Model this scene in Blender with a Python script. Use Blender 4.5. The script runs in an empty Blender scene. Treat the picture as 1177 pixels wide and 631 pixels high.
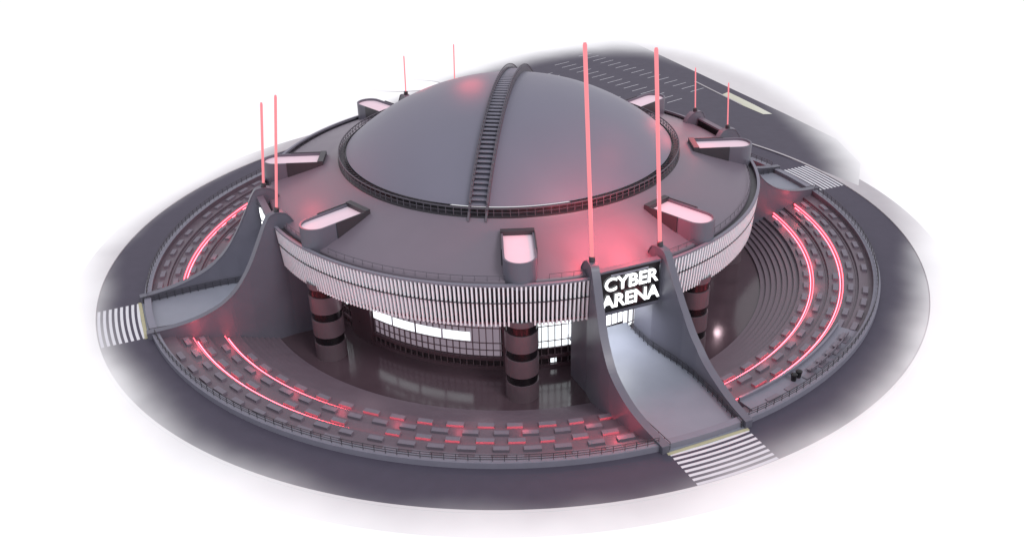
import bpy, math, random
from mathutils import Vector, Matrix
random.seed(4)
S=bpy.context.scene
PHI=22.68
R=math.radians
# ---------------------------------------------------------------- helpers
def pol(r,a,z=0,t=0):
    a=R(a); return (r*math.sin(a)+t*math.cos(a), -r*math.cos(a)+t*math.sin(a), z)
def link(o,parent=None):
    S.collection.objects.link(o)
    if parent: o.parent=parent
    return o
def empty(name,loc=(0,0,0)):
    e=bpy.data.objects.new(name,None); e.location=loc; return link(e)
def mesh(name,vs,fs,mat,parent=None,smooth=False,mats=None,mi=None):
    me=bpy.data.meshes.new(name); me.from_pydata(vs,[],fs); me.update()
    if mats:
        for m in mats: me.materials.append(m)
        for p,i in zip(me.polygons,mi): p.material_index=i
    elif mat: me.materials.append(mat)
    if smooth:
        for p in me.polygons: p.use_smooth=True
    return link(bpy.data.objects.new(name,me),parent)
class Acc:
    def __init__(s): s.v=[];s.f=[]
    def hexa(s,p):   # 8 pts: bottom 4, top 4
        n=len(s.v); s.v+=[tuple(q) for q in p]
        s.f+=[(n+3,n+2,n+1,n),(n+4,n+5,n+6,n+7),(n,n+1,n+5,n+4),(n+1,n+2,n+6,n+5),(n+2,n+3,n+7,n+6),(n+3,n,n+4,n+7)]
    def pbox(s,a,r0,r1,t0,t1,z0,z1):
        s.hexa([pol(r0,a,z0,t0),pol(r1,a,z0,t0),pol(r1,a,z0,t1),pol(r0,a,z0,t1),pol(r0,a,z1,t0),pol(r1,a,z1,t0),pol(r1,a,z1,t1),pol(r0,a,z1,t1)])
    def beam(s,p,q,w,h=None):
        p=Vector(p);q=Vector(q);h=h or w
        d=(q-p).normalized(); up=Vector((0,0,1)) if abs(d.z)<.95 else Vector((1,0,0))
        x=d.cross(up).normalized()*w/2; y=x.normalized().cross(d).normalized()*h/2
        s.hexa([p-x-y,p+x-y,p+x+y,p-x+y,q-x-y,q+x-y,q+x+y,q-x+y])
    def arcbox(s,r0,r1,a0,a1,z0,z1,n=2):
        for i in range(n):
            b0=a0+(a1-a0)*i/n;b1=a0+(a1-a0)*(i+1)/n
            s.hexa([pol(r0,b0,z0),pol(r1,b0,z0),pol(r1,b1,z0),pol(r0,b1,z0),pol(r0,b0,z1),pol(r1,b0,z1),pol(r1,b1,z1),pol(r0,b1,z1)])
    def obj(s,name,mat,parent=None,smooth=False): return mesh(name,s.v,s.f,mat,parent,smooth)
def revolve(name,prof,mat,parent=None,n=360,a0=0,a1=360,smooth=False,closed=False,cx=0,cy=0):
    vs=[];fs=[];full=abs(a1-a0-360)<1e-6; m=n if full else n+1;k=len(prof)
    for i in range(m):
        a=a0+(a1-a0)*i/n
        for (r,z) in prof:
            p=pol(r,a,z); vs.append((p[0]+cx,p[1]+cy,z))
    for i in range(n):
        j=(i+1)%m
        for q in range(k if closed else k-1):
            w=(q+1)%k
            fs.append((i*k+q,j*k+q,j*k+w,i*k+w))
    return mesh(name,vs,fs,mat,parent,smooth)
def flat(name,pts,z,mat,parent=None):
    return mesh(name,[(x,y,z) for x,y in pts],[tuple(range(len(pts)))],mat,parent)
def interp(x,tab):
    if x<=tab[0][0]: return tab[0][1]
    for (a,b),(c,d) in zip(tab,tab[1:]):
        if x<=c: return b+(d-b)*(x-a)/(c-a)
    return tab[-1][1]
# ---------------------------------------------------------------- materials
def newmat(name):
    m=bpy.data.materials.new(name); m.use_nodes=True
    return m,m.node_tree,m.node_tree.nodes['Principled BSDF']
def mat(name,col,rough=.5,var=.12,scale=.6,metal=0,bump=0,spec=.5,grime=0):
    m,nt,b=newmat(name)
    b.inputs['Roughness'].default_value=rough; b.inputs['Metallic'].default_value=metal
    b.inputs['Specular IOR Level'].default_value=spec
    g=nt.nodes.new('ShaderNodeNewGeometry')
    nz=nt.nodes.new('ShaderNodeTexNoise'); nz.inputs['Scale'].default_value=scale; nz.inputs['Detail'].default_value=7
    nt.links.new(g.outputs['Position'],nz.inputs['Vector'])
    mx=nt.nodes.new('ShaderNodeMix'); mx.data_type='RGBA'
    mx.inputs[6].default_value=(*[c*(1-var) for c in col],1); mx.inputs[7].default_value=(*[min(1,c*(1+var)) for c in col],1)
    nt.links.new(nz.outputs['Fac'],mx.inputs[0]); nt.links.new(mx.outputs[2],b.inputs['Base Color'])
    rg=nt.nodes.new('ShaderNodeMapRange'); rg.inputs['To Min'].default_value=max(.03,rough-.08); rg.inputs['To Max'].default_value=rough+.08
    nt.links.new(nz.outputs['Fac'],rg.inputs['Value']); nt.links.new(rg.outputs[0],b.inputs['Roughness'])
    if bump:
        n2=nt.nodes.new('ShaderNodeTexNoise'); n2.inputs['Scale'].default_value=3; n2.inputs['Detail'].default_value=4
        nt.links.new(g.outputs['Position'],n2.inputs['Vector'])
        bp=nt.nodes.new('ShaderNodeBump'); bp.inputs['Strength'].default_value=bump; bp.inputs['Distance'].default_value=.1
        nt.links.new(n2.outputs['Fac'],bp.inputs['Height']); nt.links.new(bp.outputs['Normal'],b.inputs['Normal'])
    return m
def emis(name,col,st,base=(.02,.02,.02)):
    m,nt,b=newmat(name); b.inputs['Base Color'].default_value=(*base,1)
    b.inputs['Emission Color'].default_value=(*col,1); b.inputs['Emission Strength'].default_value=st
    return m
WHITE=(.9,.9,.9)
def vignette_fade(name,col,rough=.7,lo=.93,hi=1.04,var=.1,pw=1.2):
    """surface colour with a white vignette painted in away from the site (world position based)"""
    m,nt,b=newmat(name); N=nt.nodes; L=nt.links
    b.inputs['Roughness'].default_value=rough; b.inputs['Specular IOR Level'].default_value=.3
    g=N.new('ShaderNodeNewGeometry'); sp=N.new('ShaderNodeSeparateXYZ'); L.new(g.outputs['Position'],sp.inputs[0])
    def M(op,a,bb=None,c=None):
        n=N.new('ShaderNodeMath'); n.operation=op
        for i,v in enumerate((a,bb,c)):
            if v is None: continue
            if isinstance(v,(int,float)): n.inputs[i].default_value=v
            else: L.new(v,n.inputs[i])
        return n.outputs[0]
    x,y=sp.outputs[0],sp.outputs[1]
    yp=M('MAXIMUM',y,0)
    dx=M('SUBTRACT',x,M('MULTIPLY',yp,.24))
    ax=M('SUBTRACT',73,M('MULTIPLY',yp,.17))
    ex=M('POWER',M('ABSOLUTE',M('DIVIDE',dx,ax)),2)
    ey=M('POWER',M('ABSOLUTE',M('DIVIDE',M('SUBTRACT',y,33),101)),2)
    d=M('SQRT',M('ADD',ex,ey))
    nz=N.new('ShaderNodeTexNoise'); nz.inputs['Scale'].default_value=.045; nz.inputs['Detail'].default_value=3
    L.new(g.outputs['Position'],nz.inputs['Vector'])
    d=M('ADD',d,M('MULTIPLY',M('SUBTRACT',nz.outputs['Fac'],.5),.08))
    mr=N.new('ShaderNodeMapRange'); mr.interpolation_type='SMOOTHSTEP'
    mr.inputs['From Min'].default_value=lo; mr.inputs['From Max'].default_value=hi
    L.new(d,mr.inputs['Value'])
    fac=M('POWER',mr.outputs[0],pw)  # fade to white is a vignette put into the base colour
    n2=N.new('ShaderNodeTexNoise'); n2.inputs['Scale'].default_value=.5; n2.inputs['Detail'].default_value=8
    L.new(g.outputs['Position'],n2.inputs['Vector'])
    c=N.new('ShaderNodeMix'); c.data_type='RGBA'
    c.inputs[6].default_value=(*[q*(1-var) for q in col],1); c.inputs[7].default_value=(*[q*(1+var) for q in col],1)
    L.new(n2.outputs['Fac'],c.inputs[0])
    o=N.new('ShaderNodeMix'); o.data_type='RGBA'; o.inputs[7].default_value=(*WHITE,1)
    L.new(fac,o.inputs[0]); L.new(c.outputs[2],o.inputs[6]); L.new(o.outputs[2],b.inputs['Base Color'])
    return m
m_white=vignette_fade('white_ground',(.60,.58,.59),.9,.82,.98,.04)
m_asph=vignette_fade('asphalt',(.058,.051,.075),.6,.955,1.075,.12,1.5)
m_lot=vignette_fade('lot_asphalt',(.072,.065,.088),.7,.76,.98,.12)
m_walk=vignette_fade('sidewalk',(.42,.40,.42),.8,.92,1.08,.06)
m_paint=vignette_fade('road_paint',(.6,.6,.64),.6,1.0,1.12,.1)
m_grass=vignette_fade('dry_grass',(.50,.50,.40),.9,.66,.95,.1)
m_roof=mat('roof_membrane',(.142,.118,.150),.42,.07,.25)
m_dome=mat('dome_metal',(.138,.134,.178),.42,.05,.12)
m_dark=mat('dark_metal',(.033,.031,.038),.4,.1)
m_gut=mat('gutter',(.078,.073,.092),.6,.1)
m_slat=mat('slat_aluminium',(.82,.85,.90),.35,.05,2)
m_back=mat('slat_backing',(.020,.020,.028),.5,.1)
m_fin=mat('fin_concrete',(.104,.102,.132),.4,.12,.3)
m_deck=mat('deck_concrete',(.20,.21,.255),.42,.1,.4,bump=.05)
m_terr=mat('terrace_stone',(.110,.083,.105),.40,.14,.5,bump=.1)
m_seat=mat('seat_block',(.152,.135,.168),.5,.12,.8)
m_par=mat('parapet_stone',(.175,.172,.215),.5,.12,.6)
m_floor=mat('polished_floor',(.062,.042,.052),.13,.1,.3)
m_wall=mat('wall_panel',(.080,.052,.064),.3,.1,.4)
m_glass=mat('dark_glass',(.03,.02,.025),.08,.05)
m_col=mat('column_stone',(.100,.076,.090),.35,.12,.8)
m_blk=mat('black_band',(.006,.0055,.007),.25,.05)
m_podf=mat('pod_floor',(.68,.56,.63),.5,.04)
m_yel=mat('tactile_paving',(.40,.37,.24),.8,.15,1.5)
m_mul=mat('mullion_metal',(.13,.10,.115),.4,.05)
e_win=emis('lit_window',(.90,.96,1),1.6)
e_dim=emis('dim_window',(.80,.66,.80),.30)
e_door=emis('lit_entrance_glass',(.90,.96,1),2.6)
e_let=emis('sign_letter',(.95,.97,1),3)
e_red=emis('led_strip',(1,.07,.10),8)
e_red2=emis('hidden_glow_strip',(1,.07,.10),15)
e_mast=emis('neon_mast',(1,.26,.30),1.0)
# ---------------------------------------------------------------- ground and roads
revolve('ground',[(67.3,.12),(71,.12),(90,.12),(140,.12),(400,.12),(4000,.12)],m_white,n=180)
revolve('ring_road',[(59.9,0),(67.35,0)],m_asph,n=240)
revolve('ring_kerb',[(67.25,0.0),(67.25,.16),(67.7,.16),(67.7,.1)],m_walk,n=240)
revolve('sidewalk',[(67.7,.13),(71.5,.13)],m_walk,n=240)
lot=[(-34,84),(-36,92),(-20,103),(7,119),(33,132),(38,124),(47,102),(56,80),(63.5,62),(70,45),(70.5,31),(66.5,20),(58,34),(52,42.5),(44,51),(33,58.7),(20,64.3),(0,67.4),(-14,66),(-28,72)]
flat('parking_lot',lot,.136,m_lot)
pk=Acc()
def dashes(p,q,n,ln,w=.16):
    p=Vector(p);q=Vector(q);d=(q-p).normalized();nn=Vector((-d.y,d.x))
    for i in range(n):
        c=p+(q-p)*i/(n-1)
        a=c-d*w/2;b=c+d*w/2
        P=[a,b,b+nn*ln,a+nn*ln]
        k=len(pk.v); pk.v+=[(v.x,v.y,.142) for v in P]; pk.f.append((k,k+1,k+2,k+3))
dashes((8,96),(27,70),12,5)
dashes((13,106),(38,72),15,5)
dashes((20,114),(45,80),15,4.6)
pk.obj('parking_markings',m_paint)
vg=Acc()
vg.beam((47.5,88,.2),(55,69,.2),.35,.2)
vg.obj('lot_kerb',m_walk)
ax=[( -26+9*math.cos(t),91+4.6*math.sin(t)) for t in [i*math.tau/40 for i in range(40)]]
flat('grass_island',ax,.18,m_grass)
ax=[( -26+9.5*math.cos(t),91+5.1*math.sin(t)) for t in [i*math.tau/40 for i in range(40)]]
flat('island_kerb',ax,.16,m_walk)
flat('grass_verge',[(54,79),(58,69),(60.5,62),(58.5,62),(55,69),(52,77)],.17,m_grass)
for k in range(4):
    a=PHI+90*k; c=Acc()
    for i in range(8):
        r=60.9+i*.82; h=5.6/ r*57.3
        n=6
        for j in range(n):
            b0=a-h+2*h*j/n;b1=a-h+2*h*(j+1)/n;q=len(c.v)
            c.v+=[pol(r,b0,.005),pol(r+.42,b0,.005),pol(r+.42,b1,.005),pol(r,b1,.005)]; c.f.append((q,q+1,q+2,q+3))
    c.obj('crosswalk',m_paint)
# ---------------------------------------------------------------- amphitheatre terrace
T=empty('amphitheatre_terrace')
prof=[(60,-.3),(60,.75),(59.1,.75),(59.1,-.1)]
rows=[]
rr=[59.3,57.0,54.8,52.6,50.4,48.2]; zz=[-.1,-.6,-1.1,-1.6,-2.1,-2.6]
for i in range(1,6):
    prof+=[(rr[i],zz[i-1]),(rr[i],zz[i])]
    rows.append((rr[i],zz[i]))
r=48.2;z=-2.6
for i in range(7):
    r-=.85; prof.append((r,z)); z-=.34; prof.append((r,z))
prof=prof+[(42,z)]
zf=z
revolve('stepped_tiers',prof,m_terr,T,n=360)
revolve('parapet_cap',[(60.06,.0),(60.06,.82),(59.04,.82),(59.04,.7)],m_par,T,n=360)
st=Acc()
def near_entr(a,w):
    d=(a-PHI+45)%90-45; return abs(d)<w
for i,(r0,z0) in enumerate([(58.2,-.1)]+rows[:4]):
    rc=58.0 if i==0 else r0-1.15
    n=int(math.tau*rc/3.9)
    for j in range(n):
        a=360*(j+.5*(i%2)+random.uniform(-.05,.05))/n
        if near_entr(a,8.6) or random.random()<.07: continue
        h=random.uniform(.9,1.15)/rc*57.3
        st.arcbox(rc-.38,rc+.38,a-h,a+h,z0-.01,z0+.34,1)
st.obj('seat_blocks',m_seat,T)
sb=Acc()
for (r0,z0) in rows[:4]:
    for k in range(4):
        sb.arcbox(r0-.35,r0-.04,PHI+90*k+7.5,PHI+90*k+82.5,z0-.01,z0+.12,60)
sb.obj('tier_plinth',m_terr,T)
led=Acc(); led2=Acc()
for (rc,zc) in ((54.8,-1.1),(50.4,-2.1)):
    for k in range(4):
        led.arcbox(rc-.12,rc-.02,PHI+90*k+7.5,PHI+90*k+82.5,zc+.20,zc+.36,60)
        led2.arcbox(rc-.50,rc-.40,PHI+90*k+8.5,PHI+90*k+81.5,zc-.02,zc+.05,60)  # extra strip added behind the risers only for its red glow
led.obj('led_strip',e_red,T); led2.obj('hidden_glow_strip',e_red2,T)
for k in range(4):
    for j in range(8):
        b=PHI+90*k+12+j*66/7
        l=bpy.data.lights.new('tier_wash_fill','POINT'); l.energy=85; l.color=(1,.10,.15); l.shadow_soft_size=.6; l.specular_factor=.1  # added fill lights without fixtures, for an even red wash on the tiers
        o=bpy.data.objects.new('tier_wash_fill',l); o.location=pol(50.6,b,-.7); link(o,T)
wk=Acc(); wk.arcbox(56.0,59.0,31,57,-.4,.12,20); wk.arcbox(55.7,56.0,31,57,-.9,.6,20); wk.obj('raised_walkway',m_par,T)
revolve('plaza_floor',[(42.4,zf+.004),(30,zf+.004)],m_floor,T,n=240)
rl=Acc()
n=260
for j in range(n):
    a=360*j/n
    if near_entr(a,5.8): continue
    rl.beam(pol(59.65,a,.8),pol(59.65,a,1.75),.07)
    if not near_entr(a+360/n,5.8):
        for hz in (1.75,1.4,1.1): rl.beam(pol(59.65,a,hz),pol(59.65,a+360/n,hz),.06)
rl.obj('terrace_railing',m_dark)
# ---------------------------------------------------------------- arena building
A=empty('arena_building')
ZR,ZB=13.75,7.84
revolve('roof_deck',[(39.0,ZR-.9),(39.0,ZR-.2),(38.6,ZR-.1),(36,ZR+.68),(33,ZR+1.6),(30,ZR+2.6),(27.8,ZR+3.4),(27.6,17.5)],m_roof,A,n=240,smooth=True)
revolve('roof_gutter',[(40.0,ZR-.6),(39.0,ZR-.62)],m_dark,A)
revolve('rim_cap',[(40.0,ZR-.65),(40.0,ZR+.02),(40.45,ZR+.02),(40.45,ZR-.25)],m_par,A)
revolve('rim_backing',[(40.0,ZR-.26),(39.3,ZB)],m_back,A)
revolve('rim_ring',[(40.25,10.9),(40.25,11.05),(39.7,11.05),(39.7,10.9)],m_back,A,closed=True)
revolve('soffit',[(39.7,ZB),(39.7,ZB-.35),(31.4,ZB-.35)],m_wall,A)
rf=Acc(); n=150
for j in range(n):
    a=360*j/n
    if near_entr(a,7.5) or abs(abs((a-PHI+45)%90-45)-21.05)<3.6: continue
    rf.beam(pol(38.9,a,ZR-.3),pol(38.9,a,ZR+.55),.05)
    rf.beam(pol(38.9,a,ZR+.55),pol(38.9,a+360/n,ZR+.55),.06)
rf.obj('rim_walkway_railing',m_gut,A)
sl=Acc(); n=430
for j in range(n):
    a=360*j/n
    if near_entr(a,6.6): continue
    w=.115
    p=[pol(39.35,a,ZB-.6,-w),pol(39.85,a,ZB-.6,-w),pol(39.85,a,ZB-.6,w),pol(39.35,a,ZB-.6,w),
       pol(40.0,a,ZR-.28,-w),pol(40.42,a,ZR-.28,-w),pol(40.42,a,ZR-.28,w),pol(40.0,a,ZR-.28,w)]
    sl.hexa(p)
sl.obj('rim_slats',m_slat,A)
revolve('outer_wall',[(31.5,ZB),(31.5,zf)],m_glass,A,n=240)
wl=Acc()
for z0,z1 in ((zf,zf+.5),(-3.4,-2.9),(3.9,4.3),(6.9,7.5)): wl.arcbox(31.5,31.95,0,360,z0,z1,180)
for k in range(4):
    for b in (PHI+90*k-21,PHI+90*k+21,): wl.arcbox(31.5,32.3,b-4.5,b+4.5,zf,7.5,6)
wl.obj('wall_panels',m_wall,A)
mu=Acc()
for j in range(200):
    a=360*j/200; mu.pbox(a,31.5,31.78,-.06,.06,zf,7.4)
for z0 in (-.6,1.9,5.4,-1.8): mu.arcbox(31.5,31.7,0,360,z0-.05,z0+.05,180)
mu.obj('mullions',m_mul,A)
wi=Acc(); wd=Acc(); we=Acc()
for k in range(4):
    c=PHI+90*k-45
    for b0,b1 in ((-19,-12.3),(-11.7,-4.8),(-4.2,3),(3.6,11)): wi.arcbox(31.8,31.84,c+b0,c+b1,-.25,1.2,8)
    wd.arcbox(31.52,31.55,c-19,c+19,-2.8,3.8,20)
    for b0 in range(-18,18,3): wi.arcbox(31.52,31.56,c+b0+.3,c+b0+2.5,2.6,3.3,2)
    c=PHI+90*k
    wi.arcbox(31.52,31.56,c-16.5,c-6.8,-1.7,3.85,6)
    wi.arcbox(31.52,31.56,c-13.0,c-11.4,zf+.6,-3.45,2)
    wi.arcbox(31.52,31.56,c+8,c+13,-1.2,3.85,6)
    we.arcbox(31.6,31.64,c-8.5,c+8.5,.05,5.2,6)
wi.obj('lit_windows',e_win,A); wd.obj('dim_windows',e_dim,A); we.obj('entrance_glazing',e_door,A)
for k in range(4):
    for s in (-1,1):
        a=PHI+90*k+s*21.05; cx,cy,_=pol(37.95,a)
        stone=[]
        zc=zf
        while zc<ZB:
            stone.append((zc,min(zc+2.7,ZB))); zc+=4.0
        q=[]
        for z0,z1 in stone: q+=[(2.1,z0),(2.32,z0),(2.32,z1),(2.1,z1)]
        revolve('column_stone_drum',q,m_col,A,n=48,cx=cx,cy=cy)
        revolve('column_core',[(2.16,zf),(2.16,ZB)],m_blk,A,n=48,cx=cx,cy=cy,smooth=True)
        def U(rad,r_in,zz_,n=20):
            pts=[pol(r_in,a,zz_,-rad)]
            for i in range(n+1):
                th=-math.pi/2+math.pi*i/n
                pts.append(pol(37.95+rad*math.cos(th),a,zz_,rad*math.sin(th)))
            pts.append(pol(r_in,a,zz_,rad)); return pts
        zt=16.7
        o0=U(2.25,30.2,12.8);o1=U(2.25,30.2,zt);i1=U(2.0,30.9,zt);i0=U(2.0,30.9,zt-.4)
        vs=o0+o1+i1+i0;m=len(o0);fs=[]
        for L0 in range(3):
            for i in range(m):
                j=(i+1)%m; fs.append((L0*m+i,L0*m+j,(L0+1)*m+j,(L0+1)*m+i))
        mesh('roof_pod_wall',vs,fs,m_fin,A)
        mesh('roof_pod_floor',i0,[tuple(range(m))],m_podf,A)
        g=Acc(); g.pbox(a,30.1,31.0,-2.35,2.35,15.8,zt+.25); g.pbox(a,31,36.0,-2.4,-2.25,14,zt+.12); g.pbox(a,31,36.0,2.25,2.4,14,zt+.12)
        g.obj('roof_pod_frame',m_dark,A)
        l=bpy.data.lights.new('soffit_fill','POINT'); l.energy=420; l.color=(1,.72,.80); l.shadow_soft_size=.6; l.specular_factor=0  # added fill light, no fixture, to lighten the area under the overhang
        o=bpy.data.objects.new('soffit_fill',l); o.location=pol(36.3,a+s*9,6.6); link(o,A)
# dome
base=26.3;zb=18.5;h=9.8;Rs=(base**2+h**2)/(2*h);tm=math.asin(base/Rs)
pr=[(Rs*math.sin(tm*(1-i/40)),zb+h-Rs+Rs*math.cos(tm*(1-i/40))) for i in range(41)]
pr[-1]=(.001,zb+h)
revolve('dome_shell',[(26.0,17.3),(26.0,18.2),(26.55,18.25),(26.55,18.5)],m_dark,A,n=240)
revolve('dome_cap',pr,m_dome,A,n=240,smooth=True)
revolve('dome_gallery',[(27.7,17.1),(27.7,17.55),(26.0,17.5)],m_dark,A,n=240)
ga=Acc(); n=150
for j in range(n):
    a=360*j/n
    ga.beam(pol(27.5,a,17.5),pol(27.5,a,18.7),.09)
    ga.beam(pol(26.5,a,18.3),pol(27.5,a,18.7),.07)
    ga.beam(pol(27.5,a,18.7),pol(27.5,a+360/n,18.7),.14)
    ga.beam(pol(27.5,a,18.1),pol(27.5,a+360/n,18.1),.06)
ga.obj('dome_gallery_railing',m_gut,A)
sa=-9.5
ds=Acc(); tr=Acc()
def dp(th,t,off):
    rr_=(Rs+off)*math.sin(th); return pol(rr_,sa,zb+h-Rs+(Rs+off)*math.cos(th),t)
N=64
for i in range(N):
    t0=tm*(1-2*i/N);t1=tm*(1-2*(i+1)/N)
    for s in (-1.25,1.25):
        ds.beam(dp(t0,s,.35),dp(t1,s,.35),.3,.75)
        ds.beam(dp(t0,s,1.25),dp(t1,s,1.25),.1)
        ds.beam(dp(t0,s,.3),dp(t0,s,1.25),.08)
    tr.beam(dp(t0,-1.2,.35),dp(t0,1.2,.35),.55,.16)
for s in (-1.25,1.25):
    ds.beam(dp(tm,s,.4),pol(28.1,sa,16.9,s),.3,.6)
ds.obj('dome_stair_rails',m_gut,A); tr.obj('dome_stair_treads',m_par,A)
# ---------------------------------------------------------------- entrances
FP=[(34.2,ZB-.4),(36.4,12.5),(37.6,14.8),(38.6,15.6),(40.3,15.6),(41.2,14.6),(42.4,12.3),(44,9.3),(45.5,7),(47,5.2),(49,3.6),(51,2.6),(53.5,1.8),(56.5,1.25),(60.4,1.0)]
TT=[(39,5.05),(42,5.6),(45,6.2),(48,6.5),(53,6.4),(60,5.9)]
def tt(r): return interp(r,TT)
def catmull(P,sub=5):
    out=[]
    for i in range(len(P)-1):
        p0=P[max(0,i-1)];p1=P[i];p2=P[i+1];p3=P[min(len(P)-1,i+2)]
        for j in range(sub):
            t=j/sub
            out.append(tuple(.5*((2*p1[c])+(-p0[c]+p2[c])*t+(2*p0[c]-5*p1[c]+4*p2[c]-p3[c])*t*t+(-p0[c]+3*p1[c]-3*p2[c]+p3[c])*t**3) for c in (0,1)))
    out.append(P[-1]); return out
HT={(0,-1):(28.4,.07,-.45),(0,1):(26.6,.07,-.95),(3,-1):(13.6,.12,0),(3,1):(17.6,.13,0),(2,-1):(9,.07,0),(2,1):(8,.07,0),(1,-1):(8.4,.07,0),(1,1):(8.4,.07,0)}
for k in range(4):
    a=PHI+90*k
    E=empty('entrance_ramp')
    dk=Acc()
    for i in range(20):
        r0=31.9+(60.3-31.9)*i/20;r1=31.9+(60.3-31.9)*(i+1)/20
        w0=tt(r0)-.4;w1=tt(r1)-.4
        dk.hexa([pol(r0,a,-.45,-w0),pol(r1,a,-.45,-w1),pol(r1,a,-.45,w1),pol(r0,a,-.45,w0),pol(r0,a,.012,-w0),pol(r1,a,.012,-w1),pol(r1,a,.012,w1),pol(r0,a,.012,w0)])
    dk.obj('bridge_deck',m_deck,E)
    crest=catmull([(34.2,ZB-.4),(35.4,10.3)]+FP[1:])
    def foot(r): return zf-.05 if r<46 else interp(r,[(46,zf-.05),(59.2,-.4),(60.4,-.1)])
    for s in (-1,1):
        vs=[];n_=len(crest)
        for off in (-.45,.5):
            for r,z in crest:
                vs.append(pol(r,a,z,s*(tt(r)+off))); vs.append(pol(r,a,foot(r),s*(tt(r)+off)))
        fs=[]
        o2=2*n_
        for i in range(n_-1):
            p,q=2*i,2*i+2
            fs+=[(p,q,q+1,p+1),(o2+p+1,o2+q+1,o2+q,o2+p),(p,o2+p,o2+q,q),(p+1,q+1,o2+q+1,o2+p+1)]
        fs+=[(0,1,o2+1,o2),(2*n_-2,o2+2*n_-2,o2+2*n_-1,2*n_-1)]
        mesh('wing_wall',vs,fs,m_fin,E)
        cp=Acc()
        for (r0,z0),(r1,z1) in zip(crest[10:],crest[11:]):
            cp.beam(pol(r0,a,z0+.04,s*(tt(r0)+.02)),pol(r1,a,z1+.04,s*(tt(r1)+.02)),1.1,.12)
        cp.obj('wing_coping',m_fin,E)
        ra=Acc(); n=22
        for i in range(n+1):
            r0=34+ (60-34)*i/n; t=s*(tt(r0)-.75)
            ra.beam(pol(r0,a,0,t),pol(r0,a,1.15,t),.08)
            if i<n:
                r1=34+26*(i+1)/n;t1=s*(tt(r1)-.75)
                for hz in (1.15,.8,.45): ra.beam(pol(r0,a,hz,t),pol(r1,a,hz,t1),.07)
        ra.obj('ramp_railing',m_dark,E)
        H_,ln,tg=HT[(k,s)]; rad=.26 if k==0 else (.2 if k==3 else .12)
        sh=Vector(pol(39.3,a,15.6,s*5.1)); top=Vector(pol(39.3-ln*H_,a,15.6+H_,s*5.1+tg))
        d=(top-sh)
        q=[(.4,0),(.4,.8),(rad,.9),(rad,H_-.3),(rad*.7,H_),(.001,H_)]
        mo=revolve('light_mast',q,e_mast,None,n=16)
        mo.data.materials.append(m_dark)
        for pl in mo.data.polygons:
            if pl.center.z<.88: pl.material_index=1
        mo.rotation_mode='QUATERNION'; mo.rotation_quaternion=Vector((0,0,1)).rotation_difference(d); mo.location=sh
        def lamp(r_,t_,z_,e,rad=.25,nm='red_uplight',sp=.15):
            l=bpy.data.lights.new(nm,'POINT'); l.energy=e; l.color=(1,.09,.13); l.shadow_soft_size=rad; l.specular_factor=sp
            o=bpy.data.objects.new(nm,l); o.location=pol(r_,a,z_,t_); link(o,E)
        lamp(35.6,s*3.4,20.8,(5200,1000,900,1000)[k],1.8)
        lamp(54.0,s*9.0,.9,200,.4)
    y=Acc(); y.pbox(a,60.35,60.85,-5.8,5.8,-.05,.03); y.obj('tactile_strip',m_yel,E)
    l=bpy.data.lights.new('entrance_ceiling_lamp','AREA'); l.energy=1400; l.size=6; l.color=(.93,.96,1); l.specular_factor=0
    o=bpy.data.objects.new('entrance_ceiling_lamp',l); o.location=pol(36,a,7.2); link(o,E)
    G=empty('entrance_sign')
    pn=Acc(); pn.pbox(a,39.7,40.35,-4.55,4.55,8.2,14.3); pn.obj('sign_panel',m_blk,G)
    fr=Acc(); fr.pbox(a,39.6,40.6,-4.55,4.55,14.3,14.6); fr.pbox(a,39.6,40.6,-4.55,4.55,7.9,8.2); fr.obj('sign_frame',m_fin,G)
    for txt,zc in (('CYBER',11.5),('ARENA',8.95)):
        cu=bpy.data.curves.new('sign_text','FONT'); cu.body=txt; cu.size=2.7; cu.align_x='CENTER'; cu.extrude=.05; cu.offset=.05; cu.space_character=1.0
        cu.materials.append(e_let)
        o=bpy.data.objects.new('sign_letters',cu); link(o,G)
        o.location=pol(40.55,a,zc,.15); o.rotation_euler=(R(90),0,R(a))
for (x,y_,z_,e) in ((-8,15,34,2300),(19,-14,27.5,500)):
    l=bpy.data.lights.new('roof_wash_lamp','POINT'); l.energy=e; l.color=(1,.09,.12); l.shadow_soft_size=3; l.specular_factor=0
    o=bpy.data.objects.new('roof_wash_lamp',l); o.location=(x,y_,z_); link(o,A)
for b in (40.2,41.3):
    cx,cy,_=pol(57.2,b)
    revolve('litter_bin',[(.001,.13),(.34,.13),(.42,.95),(.46,.97),(.46,1.1),(.2,1.25),(.001,1.25)],m_blk,None,n=20,cx=cx,cy=cy)
for b in (44,46.5,49,51.5,54):
    pb=Acc(); pb.pbox(b,57.2,58.0,-.9,.9,.5,.62); pb.pbox(b,57.3,57.9,-.8,-.6,.12,.5); pb.pbox(b,57.3,57.9,.6,.8,.12,.5); pb.pbox(b,57.95,58.05,-.9,.9,.62,1.05)
    pb.obj('park_bench',m_seat)
# ---------------------------------------------------------------- light
w=bpy.data.worlds.new('World'); S.world=w; w.use_nodes=True
bg=w.node_tree.nodes['Background']; bg.inputs[0].default_value=(.94,.94,1,1); bg.inputs[1].default_value=.88
sn=bpy.data.lights.new('sun','SUN'); sn.energy=1.5; sn.angle=R(18); sn.color=(1,.98,.98)
so=bpy.data.objects.new('sun',sn); so.rotation_euler=(R(40),0,R(38)); link(so)
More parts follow.
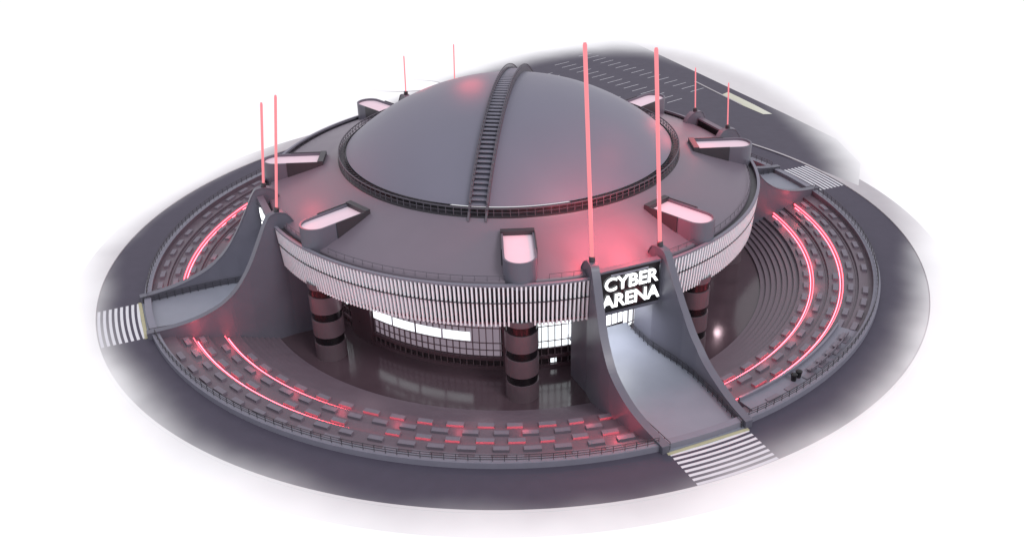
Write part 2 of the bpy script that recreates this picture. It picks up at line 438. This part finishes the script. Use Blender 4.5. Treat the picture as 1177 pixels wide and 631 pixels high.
# ---------------------------------------------------------------- camera
cam=bpy.data.cameras.new('camera'); co=bpy.data.objects.new('camera',cam); link(co)
cam.sensor_width=36; cam.lens=36*1108.86/1177; cam.clip_end=6000; cam.clip_start=1
fw=Vector((0,math.cos(R(28.27)),-math.sin(R(28.27)))); rt=Vector((1,0,0)); up=rt.cross(fw)
c_,s_=math.cos(R(-1.5)),math.sin(R(-1.5))
rt2=rt*c_+up*s_; up2=-rt*s_+up*c_
mw=Matrix((rt2,up2,-fw)).transposed().to_4x4(); mw.translation=Vector((0,-149.2,73.86)); co.matrix_world=mw
S.camera=co
S.view_settings.view_transform='Standard'; S.view_settings.look='None'; S.view_settings.exposure=0
